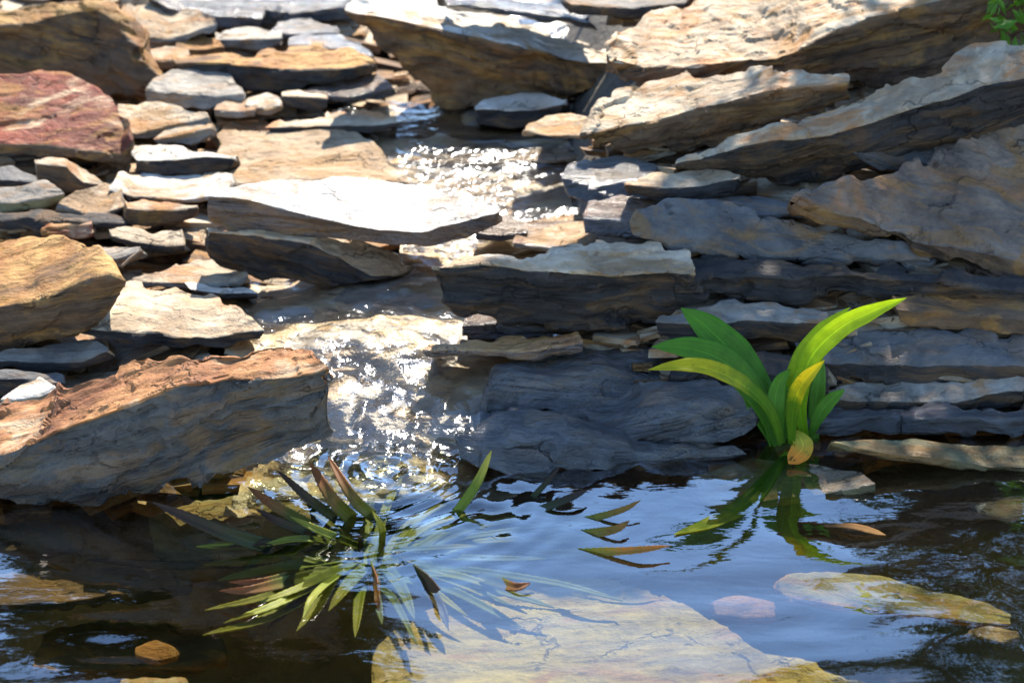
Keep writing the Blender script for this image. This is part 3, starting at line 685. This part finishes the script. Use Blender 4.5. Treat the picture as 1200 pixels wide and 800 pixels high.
rock('stone', 'pale stone at the bottom edge left of the large sunken slab', 'P', [(138, 796), (170, 788), (214, 792)], [(138, 806), (172, 812), (216, 806)], [(140, 816), (172, 822), (216, 816)], 'olive', 'cream', tilt=4, dz=-.03)

# chips of slate that fill the gaps between the bigger rocks
def rubble():
    Vs, Fs, Ls, Ts = [], [], [], []
    n0 = 0
    box = np.array([[x, y, z] for x in (-1, 1) for y in (-1, 1) for z in (-1, 1)], float)
    quads = np.array([[0, 1, 3, 2], [4, 6, 7, 5], [0, 4, 5, 1], [2, 3, 7, 6], [0, 2, 6, 4], [1, 5, 7, 3]])
    for k in range(4200):
        y = rng.uniform(2.28, 4.2); x = rng.uniform(-.36 * y, .34 * y)
        q = project(np.array([[x, y, float(slope(x, y))]]))
        if inside(STREAM, q)[0] or (q[0, 1] > 500 and q[0, 0] > 400) or q[0, 1] > 560: continue
        s = rng.uniform(.008, .034)
        v = box * np.array([s * rng.uniform(.8, 2), s, s * rng.uniform(.12, .4)]) * (1 + .25 * rng.uniform(-1, 1, (8, 3)))
        a = rng.uniform(-.5, .5); b = rng.uniform(-.25, .25); c = rng.uniform(-.3, .3)
        Rz = np.array([[math.cos(a), -math.sin(a), 0], [math.sin(a), math.cos(a), 0], [0, 0, 1]])
        Rx = np.array([[1, 0, 0], [0, math.cos(b), -math.sin(b)], [0, math.sin(b), math.cos(b)]])
        Ry = np.array([[math.cos(c), 0, math.sin(c)], [0, 1, 0], [-math.sin(c), 0, math.cos(c)]])
        Vs.append(v @ (Rz @ Rx @ Ry).T + np.array([x, y, float(slope(x, y)) - .035 + rng.uniform(-.02, .012)]))
        Ls.append(v + rng.uniform(0, 40, 3)); Ts.append(np.full(8, rng.uniform(0, 1)))
        Fs.append(quads + n0); n0 += 8
    o = link_mesh('slate_chips', np.concatenate(Vs), np.concatenate(Fs), stone('brown', 'cream'), smooth=False, attrs={'lay': np.concatenate(Ls), 'top': np.concatenate(Ts)})
    tag(o, 'loose slate chips filling the gaps between the bigger rocks of the slope', 'slate chips', kind='stuff')
rubble()
# ================================================================== plants
def leaf_material(name, base, tip, start=.5, end=.95, trans=.45, vein=True, rough=.42, spots=.0):
    t = NT(name)
    uv = t.attr('leafuv')
    sp = t.n('SeparateXYZ'); t.set(sp.inputs[0], uv)
    p = t.n('TexCoord').outputs['Object']
    nz = t.noise(p, 45, 4, .6)
    f = t.math('ADD', sp.outputs[1], t.math('MULTIPLY', t.math('SUBTRACT', nz, .5), .5))
    c = t.mix(t.ramp(f, start, end), base, tip)
    # fine length-wise veins
    cv = t.n('CombineXYZ'); t.set(cv.inputs[0], t.math('MULTIPLY', sp.outputs[0], 11)); t.set(cv.inputs[1], t.math('MULTIPLY', sp.outputs[1], 2.0))
    vn = t.noise(cv.outputs[0], 1, 3, .6)
    v = t.math('ADD', .55, t.math('MULTIPLY', vn, .9))
    rib = t.ramp(t.math('ABSOLUTE', sp.outputs[0]), .10, .02)
    v = t.math('ADD', v, t.math('MULTIPLY', rib, .35))
    v = t.math('MULTIPLY', v, t.math('ADD', .7, t.math('MULTIPLY', nz, .6)))
    if spots:
        s = t.ramp(t.noise(p, 150, 3, .6), .60, .72)
        v = t.math('MULTIPLY', v, t.math('SUBTRACT', 1.0, t.math('MULTIPLY', s, spots)))
    vc = t.n('CombineColor')
    for k in range(3): t.set(vc.inputs[k], v)
    c = t.mix(1.0, c, vc.outputs[0], 'MULTIPLY')
    b = t.n('BsdfPrincipled'); t.set(b.inputs['Base Color'], c)
    b.inputs['Roughness'].default_value = rough
    b.inputs['Specular IOR Level'].default_value = .22 if rough < .8 else .05
    t.set(b.inputs['Normal'], t.bump(vn, .25, .002))
    tl = t.n('BsdfTranslucent'); t.set(tl.inputs[0], t.mix(1.0, c, (1.25, 1.15, .45), 'MULTIPLY'))
    mx = t.n('MixShader'); mx.inputs[0].default_value = trans
    t.t.links.new(b.outputs[0], mx.inputs[1]); t.t.links.new(tl.outputs[0], mx.inputs[2])
    t.t.links.new(mx.outputs[0], t.out.inputs[0])
    return t.m

def spline(P, n):
    P = np.asarray(P, float)
    if len(P) == 2: P = np.stack([P[0], P.mean(0), P[1]])
    s = np.r_[0, np.cumsum(np.linalg.norm(np.diff(P, axis=0), axis=1))]; s /= s[-1]
    t = np.linspace(0, 1, n)
    # Catmull-Rom
    E = np.vstack([2 * P[0] - P[1], P, 2 * P[-1] - P[-2]])
    out = []
    for x in t:
        i = min(np.searchsorted(s, x, 'right') - 1, len(P) - 2)
        u = (x - s[i]) / (s[i + 1] - s[i])
        a, b, c, d = E[i], E[i + 1], E[i + 2], E[i + 3]
        out.append(.5 * (2 * b + (c - a) * u + (2 * a - 5 * b + 4 * c - d) * u * u + (3 * b - a - 3 * c + d) * u ** 3))
    return np.array(out), t

def leaf(parent, pts, width, mat, face, prof='lance', fold=.25, serr=0.0, thick=.0012, n=40, twist=0.0, name='leaf'):
    """A blade along pts; 'face' is the direction its upper side looks."""
    C, t = spline(pts, n)
    T = np.gradient(C, axis=0); T /= np.linalg.norm(T, axis=1)[:, None]
    f = np.tile(np.asarray(face, float), (n, 1))
    S = np.cross(T, f); S /= np.linalg.norm(S, axis=1)[:, None] + 1e-9
    Nn = np.cross(S, T)
    if twist:
        a = twist * t[:, None]
        S, Nn = S * np.cos(a) + Nn * np.sin(a), Nn * np.cos(a) - S * np.sin(a)
    if prof == 'lance':   w = np.interp(t, [0, .12, .35, .6, .8, .93, 1], [.42, .5, .86, 1, .78, .36, .02])
    elif prof == 'spoon': w = np.interp(t, [0, .2, .45, .7, .88, 1], [.25, .55, .95, 1, .7, .05])
    elif prof == 'claw':  w = np.interp(t, [0, .2, .5, .75, .9, 1], [.9, 1, .95, .75, .45, .03])
    else:                 w = np.interp(t, [0, .3, .7, .9, 1], [1, 1, .75, .4, .03])
    w = w * width / 2
    xs = np.array([-1, -.66, -.33, 0, .33, .66, 1])
    rows = []
    for x in xs:
        e = np.abs(x)
        ww = w.copy()
        if serr and e > .9:
            ww = ww * (1 + serr * ((np.arange(n) % 2) * 1.0))
        rows.append(C + S * (x * ww)[:, None] + Nn * (fold * w * e ** 1.3)[:, None])
    G = np.stack(rows, 1)                              # n x 7 x 3
    m = len(xs)
    topv = G + Nn[:, None] * thick / 2
    botv = G - Nn[:, None] * thick / 2
    V = np.concatenate([topv.reshape(-1, 3), botv.reshape(-1, 3)])
    F = []
    o = n * m
    for i in range(n - 1):
        for j in range(m - 1):
            a, b, c, d = i * m + j, i * m + j + 1, (i + 1) * m + j + 1, (i + 1) * m + j
            F.append((a, b, c, d)); F.append((o + d, o + c, o + b, o + a))
        for j, fl in ((0, 1), (m - 1, 0)):
            q = (i * m + j, (i + 1) * m + j, o + (i + 1) * m + j, o + i * m + j)
            F.append(q if fl else q[::-1])
    uv = np.concatenate([np.stack([np.tile(xs, n), np.repeat(t, m), np.zeros(n * m)], 1)] * 2)
    V = V - np.asarray(parent.location)
    return link_mesh(name, V, F, mat, parent, attrs={'leafuv': uv})

def empty(name, loc, label, cat, group=None):
    o = bpy.data.objects.new(name, None)
    o.location = loc; o.empty_display_size = .05
    col.objects.link(o)
    return tag(o, label, cat, group, 'thing')

# --- broad-leaved plant standing at the right water edge
M_green = leaf_material('broad_leaf_green', (.075, .21, .015), (.10, .26, .02), .3, .9, .45)
M_lime = leaf_material('broad_leaf_lime', (.20, .38, .014), (.46, .58, .02), .1, .75, .55)  # colour raised to lime to stand for sun shining through these leaves
M_yellow = leaf_material('broad_leaf_yellow', (.12, .24, .012), (.50, .46, .015), .35, .75, .5, spots=.35)
M_rusty = leaf_material('broad_leaf_withered', (.62, .58, .07), (.80, .36, .05), .3, .9, .6, spots=.6)
YP = 2.33
root = at_height(930, 522, 0); YP = root[1]
bp = empty('broadleaf_plant', tuple(root), 'green broad-leaved plant standing in shallow water at the right pool edge', 'plant')
def bl(pix, w, m, prof='lance', face=(0, -1, .35), fold=.22, **k):
    return leaf(bp, [at_depth(x, y, YP + dy) for x, y, dy in pix], w, m, face, prof, fold, **k)
bl([(908, 520, .0), (898, 478, .01), (868, 425, .03), (830, 385, .05), (798, 361, .07)], .049, M_green, face=(.55, -1, .4), twist=.2)
bl([(912, 520, .0), (890, 470, .0), (850, 425, .0), (805, 408, .0), (764, 406, .0)], .040, M_green, face=(.15, -.9, .8))
bl([(916, 520, -.02), (902, 482, -.03), (872, 452, -.05), (830, 432, -.06), (795, 429, -.07), (760, 433, -.08)], .025, M_yellow, face=(.1, -.75, 1), fold=.35)
bl([(944, 520, .0), (938, 468, .0), (950, 420, .0), (985, 384, -.01), (1025, 364, -.02), (1062, 349, -.03)], .029, M_lime, face=(-.4, -1, .45), fold=.3)
bl([(932, 520, .02), (926, 470, .03), (938, 425, .04), (962, 390, .05), (996, 360, .06)], .026, M_lime, face=(-.7, -1, .2), fold=.35)
bl([(928, 520, -.03), (930, 480, -.04), (940, 450, -.05), (966, 422, -.06)], .022, M_yellow, face=(-.6, -1, .4), fold=.35)
bl([(955, 520, .02), (955, 480, .03), (960, 440, .04), (964, 420, .05)], .022, M_green, face=(.2, -1, .2))
bl([(950, 512, .0), (958, 490, .0), (972, 470, .0), (990, 456, .0)], .020, M_green, face=(-.3, -1, .4))
bl([(915, 520, -.01), (908, 480, -.01), (912, 450, 0), (926, 432, .01)], .026, M_green, face=(.3, -1, .2))
bl([(905, 520, .01), (892, 490, .01), (880, 470, .02), (872, 452, .03)], .022, M_green, face=(.3, -1, .3))
bl([(922, 520, .02), (918, 470, .02), (910, 440, .03)], .024, M_green, face=(.1, -1, .2))
bl([(930, 505, -.01), (938, 514, -.03), (940, 526, -.045), (924, 543, -.06)], .028, M_rusty, 'spoon', face=(0, -.8, .8), fold=.12)
# blade laid along the surface to stand in for the yellow leaf's reflection
bl([(925, 530, -.02), (880, 585, -.13), (840, 610, -.2), (790, 626, -.24)], .030, M_yellow, face=(0, 0, 1), fold=.1)

# --- water soldier: a rosette of toothed straps around the pool's inflow
M_ol = leaf_material('strap_leaf_olive', (.17, .23, .025), (.28, .28, .045), .3, .9, .45)
M_br = leaf_material('strap_leaf_browning', (.10, .12, .02), (.19, .075, .022), .35, .85, .45, spots=.4)
M_dk = leaf_material('strap_leaf_dark', (.04, .048, .014), (.05, .026, .013), .3, .9, .30, spots=.3)
M_or = leaf_material('strap_leaf_orange', (.22, .24, .03), (.36, .17, .035), .3, .9, .45, spots=.4)
M_pl = leaf_material('strap_leaf_pale', (.085, .13, .045), (.15, .19, .08), .2, .9, .4)
M_gr = leaf_material('strap_leaf_green', (.12, .165, .02), (.24, .24, .035), .3, .9, .5)
ctr = at_height(428, 646, 0)
ws = empty('water_soldier', (float(ctr[0]), float(ctr[1]), -.05), 'half submerged rosette of toothed strap leaves browning at the tips, in the pool', 'plant')
Cw = np.array([ctr[0], ctr[1], -.045])
def strap(tip, z, w, m, via=None, zv=None, start=None, zs=-.03, face=(0, -.2, 1), prof='claw', fold=.35, serr=.18):
    s = Cw + np.array([0, 0, 0]) if start is None else at_height(start[0], start[1], zs)
    if tip[0] < 420 and -.013 < z < .02: z, zv = z - .003, (None if zv is None else zv - .002)
    e = at_height(tip[0], tip[1], z)
    if via is None:
        mid = (s + e) / 2; mid[2] = max(s[2], e[2]) * .55 + min(s[2], e[2]) * .45 if zv is None else zv
    else:
        mid = at_height(via[0], via[1], zv if zv is not None else (zs + z) / 2)
    if start is None:
        s = s + (mid - s) * .12; s[2] = -.045
    return leaf(ws, [s, mid, e], w * .70, m, face, prof, fold, serr, .0016, 44)
W = .018
# standing brown and olive blades behind
strap((384, 534), .065, .020, M_br, (415, 585), .03, (446, 612), face=(.3, -1, .6))
strap((362, 540), .068, .024, M_br, (392, 588), .03, (424, 618), face=(.3, -1, .6))
strap((324, 550), .060, .017, M_dk, (366, 588), .028, (412, 620), face=(.3, -1, .8))
strap((290, 570), .050, .021, M_br, (330, 598), .026, (384, 628), face=(.2, -1, .9))
strap((178, 588), .052, .024, M_dk, (265, 625), .03, (350, 650), face=(.2, -1, .8))
strap((300, 596), .030, .018, M_dk, (335, 615), .016, (392, 632), face=(.1, -.8, 1))
# left-hand spread, at and just under the surface
strap((230, 640), .004, .022, M_gr, (300, 642), -.004, (395, 644))
strap((100, 655), -.016, .022, M_dk, (210, 664), -.016, (350, 658))
strap((238, 662), -.006, .024, M_ol, (310, 656), -.008, (400, 650))
strap((255, 680), -.004, .024, M_ol, (320, 668), -.008, (405, 655))
strap((268, 640), .012, .018, M_dk, (330, 636), .006, (400, 640))
strap((256, 692), .018, .019, M_br, (300, 690), .018, (375, 672), face=(0, -.9, .7))
strap((268, 682), .016, .015, M_br, (310, 681), .014, (370, 668), face=(0, -.9, .7))
strap((238, 744), -.012, .022, M_ol, (320, 722), -.008, (412, 668))
strap((262, 730), -.004, .018, M_ol, (330, 706), .002, (412, 664))
strap((355, 724), .004, .022, M_ol, (372, 695), .010, (418, 660), face=(-.4, -.4, 1))
strap((385, 716), -.01, .024, M_ol, (405, 690), -.006, (430, 662))
strap((300, 708), .002, .018, M_gr, (350, 690), .002, (415, 662))
strap((240, 715), -.008, .018, M_ol, (310, 700), -.008, (405, 664))
strap((305, 640), .010, .018, M_gr, (350, 632), .006, (405, 640))
strap((340, 605), .028, .015, M_gr, (375, 622), .012, (418, 640), face=(.2, -.8, .9))
strap((436, 598), .034, .014, M_gr, (446, 616), .016, (448, 634), face=(.5, -1, .4))
# many more blades fill the rosette, most of them just under the surface
gs = np.random.default_rng(12)
for k in range(34):
    a = gs.uniform(.0, 2 * math.pi)
    ln = gs.uniform(.10, .21) * (1.25 if math.cos(a) > .3 else 1)
    end = np.array([ctr[0] + ln * math.cos(a), ctr[1] + ln * math.sin(a) * .95, 0])
    q = project(end[None])[0]; vq = project((ctr + (end - ctr) * .5)[None])[0]
    left_side = math.cos(a) < .1
    zz = gs.uniform(-.028, -.014) if left_side else gs.uniform(-.032, -.012)
    strap(tuple(q), zz, gs.uniform(.013, .020), (M_ol, M_gr, M_dk)[k % 3] if left_side else (M_pl, M_ol)[k % 2], tuple(vq), zz + .002)
# towards the viewer
strap((443, 683), .014, .030, M_br, (440, 676), .002, (432, 660), face=(0, -1, .4), prof='strap')
strap((444, 716), -.02, .020, M_br, (440, 694), -.012, (436, 664))  # blade standing in for the mirror image of the brown tip above
strap((486, 726), -.012, .022, M_pl, (470, 690), -.010, (450, 664))
strap((516, 690), .020, .034, M_dk, (505, 684), .006, (470, 664), face=(.1, -1, .4), prof='strap')
strap((526, 738), -.02, .022, M_dk, (512, 706), -.012, (470, 664))  # dark blade drawn in place of the emergent tip's reflection
# right-hand spread: tips that break the surface
strap((576, 528), .058, .017, M_ol, (560, 565), .03, (532, 606), -.01, face=(-.5, -1, .4))
strap((656, 547), .024, .010, M_dk, (640, 566), .012, (612, 596), -.015, face=(-.2, -.8, 1))
strap((688, 574), .012, .020, M_dk, (660, 588), .008, (600, 612), -.02)
strap((751, 586), .016, .013, M_or, (722, 600), .008, (640, 622), -.02, face=(0, -.7, 1))
strap((738, 610), .012, .019, M_or, (715, 622), .006, (640, 634), -.02, face=(0, -.7, 1))
strap((786, 639), .012, .015, M_or, (735, 645), .008, (620, 650), -.02, face=(0, -.9, .6))
strap((622, 683), .008, .022, M_br, (600, 688), .002, (560, 676), -.02, face=(0, -.7, 1))
strap((640, 655), -.012, .016, M_pl, (560, 655), -.016, (470, 652))
strap((730, 704), -.018, .016, M_pl, (640, 682), -.018, (480, 660))
strap((650, 712), -.018, .018, M_pl, (580, 692), -.018, (470, 662))
strap((700, 600), -.010, .013, M_pl, (600, 622), -.014, (470, 640))
strap((620, 590), -.010, .013, M_gr, (550, 612), -.012, (465, 636))
strap((560, 640), -.010, .014, M_gr, (520, 642), -.012, (460, 646))

# --- a fallen leaf afloat near the broad-leaved plant
M_fall = leaf_material('fallen_leaf', (.11, .06, .025), (.15, .08, .03), .2, .9, .15, rough=.85, spots=.5)
fe = at_height(1000, 620, .004)
fl = empty('fallen_leaf', tuple(fe), 'tan fallen leaf floating among ripples below the broad-leaved plant', 'leaf')
leaf(fl, [at_height(966, 616, -.001), at_height(1000, 617, .004), at_height(1038, 627, .000)], .015, M_fall, (0, 0, 1), 'spoon', .06, name='blade')
te = at_height(155, 300, .17)
# a dry twig caught between stones on the left bank
def twig():
    tp = [at_depth(143, 312, 2.63), at_depth(152, 303, 2.64), at_depth(160, 297, 2.65), at_depth(168, 294, 2.65)]
    C, t = spline(tp, 14)
    V, F = [], []
    for i in range(14):
        for k in range(6):
            a = k * math.pi / 3
            r = .0022 * (1 - .5 * t[i])
            V.append(C[i] + np.array([r * math.cos(a), r * .6, r * math.sin(a)]) )
    for i in range(13):
        for k in range(6):
            F.append((i * 6 + k, i * 6 + (k + 1) % 6, (i + 1) * 6 + (k + 1) % 6, (i + 1) * 6 + k))
    m = leaf_material('dry_twig', (.20, .14, .09), (.28, .21, .14), trans=.05, rough=.8)
    tag(link_mesh('twig', np.array(V), F, m, attrs={'leafuv': np.zeros((len(V), 3))}), 'thin dry twig caught beside the orange-topped boulder', 'twig')
twig()

# --- shrub at the top right (its crown, above the picture, shades the right bank) and an unseen tree added for the pool's dark left reflection
def tube(pts, r0, r1, n=16, sides=8):
    C, t = spline(pts, n)
    V, F = [], []
    for i in range(n):
        T = C[min(i + 1, n - 1)] - C[max(i - 1, 0)]; T /= np.linalg.norm(T)
        a = np.cross(T, [0.3, 1, .1]); a /= np.linalg.norm(a); b = np.cross(T, a)
        r = (r0 + (r1 - r0) * t[i])
        for k in range(sides):
            g = 2 * math.pi * k / sides
            V.append(C[i] + (a * math.cos(g) + b * math.sin(g)) * r * (1 + .12 * math.sin(3 * g + i)))
    for i in range(n - 1):
        for k in range(sides):
            F.append((i * sides + k, i * sides + (k + 1) % sides, (i + 1) * sides + (k + 1) % sides, (i + 1) * sides + k))
    return V, F

def leaves(centres, size, count, spread, seed):
    g = np.random.default_rng(seed)
    V, F = [], []
    for c, r in centres:
        for _ in range(max(60 if r < .1 else 0, int(count * (r / spread) ** 2))):
            d = g.normal(size=3); d /= np.linalg.norm(d)
            p = np.asarray(c) + d * r * g.uniform(.3, 1.0) ** .5
            a = g.normal(size=3) + np.array([0, 0, -.3]); a /= np.linalg.norm(a)
            b = np.cross(a, g.normal(size=3)); b /= np.linalg.norm(b)
            nn = np.cross(a, b)
            s = size * g.uniform(.6, 1.3)
            i = len(V)
            V += [p, p + a * s * .45 + b * s * .24 + nn * s * .05, p + a * s, p + a * s * .45 - b * s * .24 + nn * s * .05]
            F.append((i, i + 1, i + 2, i + 3))
    return np.array(V), F

M_bush = leaf_material('bush_leaf', (.09, .20, .02), (.14, .27, .03), trans=.45)
M_crown_dark = leaf_material('crown_leaf_dark', (.028, .055, .012), (.04, .08, .018), trans=.2)  # leaf colour darkened so both crowns mirror as dark shapes
M_bark = leaf_material('bark', (.09, .07, .05), (.13, .10, .07), trans=.0, rough=.9)

def woody(name, foot, label, cat, trunk_pts, r0, crowns, leaf_size, count, spread, mat, seed, limbs, sprig=None):
    e = empty(name, foot, label, cat)
    o = np.asarray(foot)
    V, F = tube([np.asarray(p) - o for p in trunk_pts], r0, r0 * .35)
    link_mesh('trunk', np.array(V), F, M_bark, e, attrs={'leafuv': np.zeros((len(V), 3))})
    for a, b in limbs:
        V, F = tube([np.asarray(a) - o, (np.asarray(a) + np.asarray(b)) / 2 - o + np.array([.02, 0, .04]), np.asarray(b) - o], r0 * .4, r0 * .12, 10, 6)
        link_mesh('limb', np.array(V), F, M_bark, e, attrs={'leafuv': np.zeros((len(V), 3))})
    V, F = leaves(crowns, leaf_size, count, spread, seed)
    if sprig is not None:
        V2, F2 = leaves([(sprig, .05), (np.asarray(sprig) + np.array([.06, .02, .03]), .06)], .032, 900, .3, seed + 40)
        link_mesh('sprig', V2 - o, F2, M_bush, e, smooth=False, attrs={'leafuv': np.tile([[0, .2, 0], [.5, .4, 0], [0, .9, 0], [-.5, .4, 0]], (len(F2), 1))})
    link_mesh('crown', V - o, F, mat, e, smooth=False, attrs={'leafuv': np.tile([[0, .2, 0], [.5, .4, 0], [0, .9, 0], [-.5, .4, 0]], (len(F), 1))})
    return e

sp = at_depth(1192, 10, 3.02)
g = np.random.default_rng(3)
crowns = [((1.30 + g.uniform(-.34, .55), 4.05 + g.uniform(-.3, .3), z), g.uniform(.20, .32)) for z in np.linspace(.85, 1.7, 13)]
crowns += [((x, 4.06, 2.10 + .03 * k), .15) for k, x in enumerate((.44, .47, .50, .53))] * 2  # extra clumps added to shade the wet rocks beside the cascade
crowns += [((x, 4.05 + g.uniform(-.12, .12), 1.93 + g.uniform(-.1, .1)), g.uniform(.17, .22)) for x in np.linspace(.60, 1.7, 14)]

woody('shrub', (1.12, 4.1, .36), 'leafy green shrub whose sprig hangs into the top right corner', 'shrub',
      [(1.12, 4.1, .3), (1.10, 4.1, .8), (1.05, 4.05, 1.4), (1.0, 4.05, 1.9)], .035, crowns, .06, 620, .3, M_crown_dark, 5,
      [((1.10, 4.1, .75), tuple(sp + np.array([.04, .02, .02]))), ((1.05, 4.08, 1.0), (1.5, 4.1, 1.5)), ((1.06, 4.05, 1.3), (.5, 4.0, 1.93))], sprig=sp)
crowns = [((-1.6 + g.uniform(-.75, .7), 8.2 + g.uniform(-.5, .5), z), g.uniform(.32, .5)) for z in np.linspace(1.6, 5.2, 36)]
woody('tree', (-1.3, 8.2, .5), 'unseen dark tree added beyond the rocks, mirrored dark in the left of the pool', 'tree',
      [(-1.3, 8.2, .4), (-1.25, 8.2, 2), (-1.2, 8.2, 3.6), (-1.25, 8.2, 5.2)], .11, crowns, .17, 750, .5, M_crown_dark, 6,
      [((-1.25, 8.2, 2), (-1.8, 8.0, 2.6)), ((-1.2, 8.2, 3), (-.7, 8.3, 3.7))])
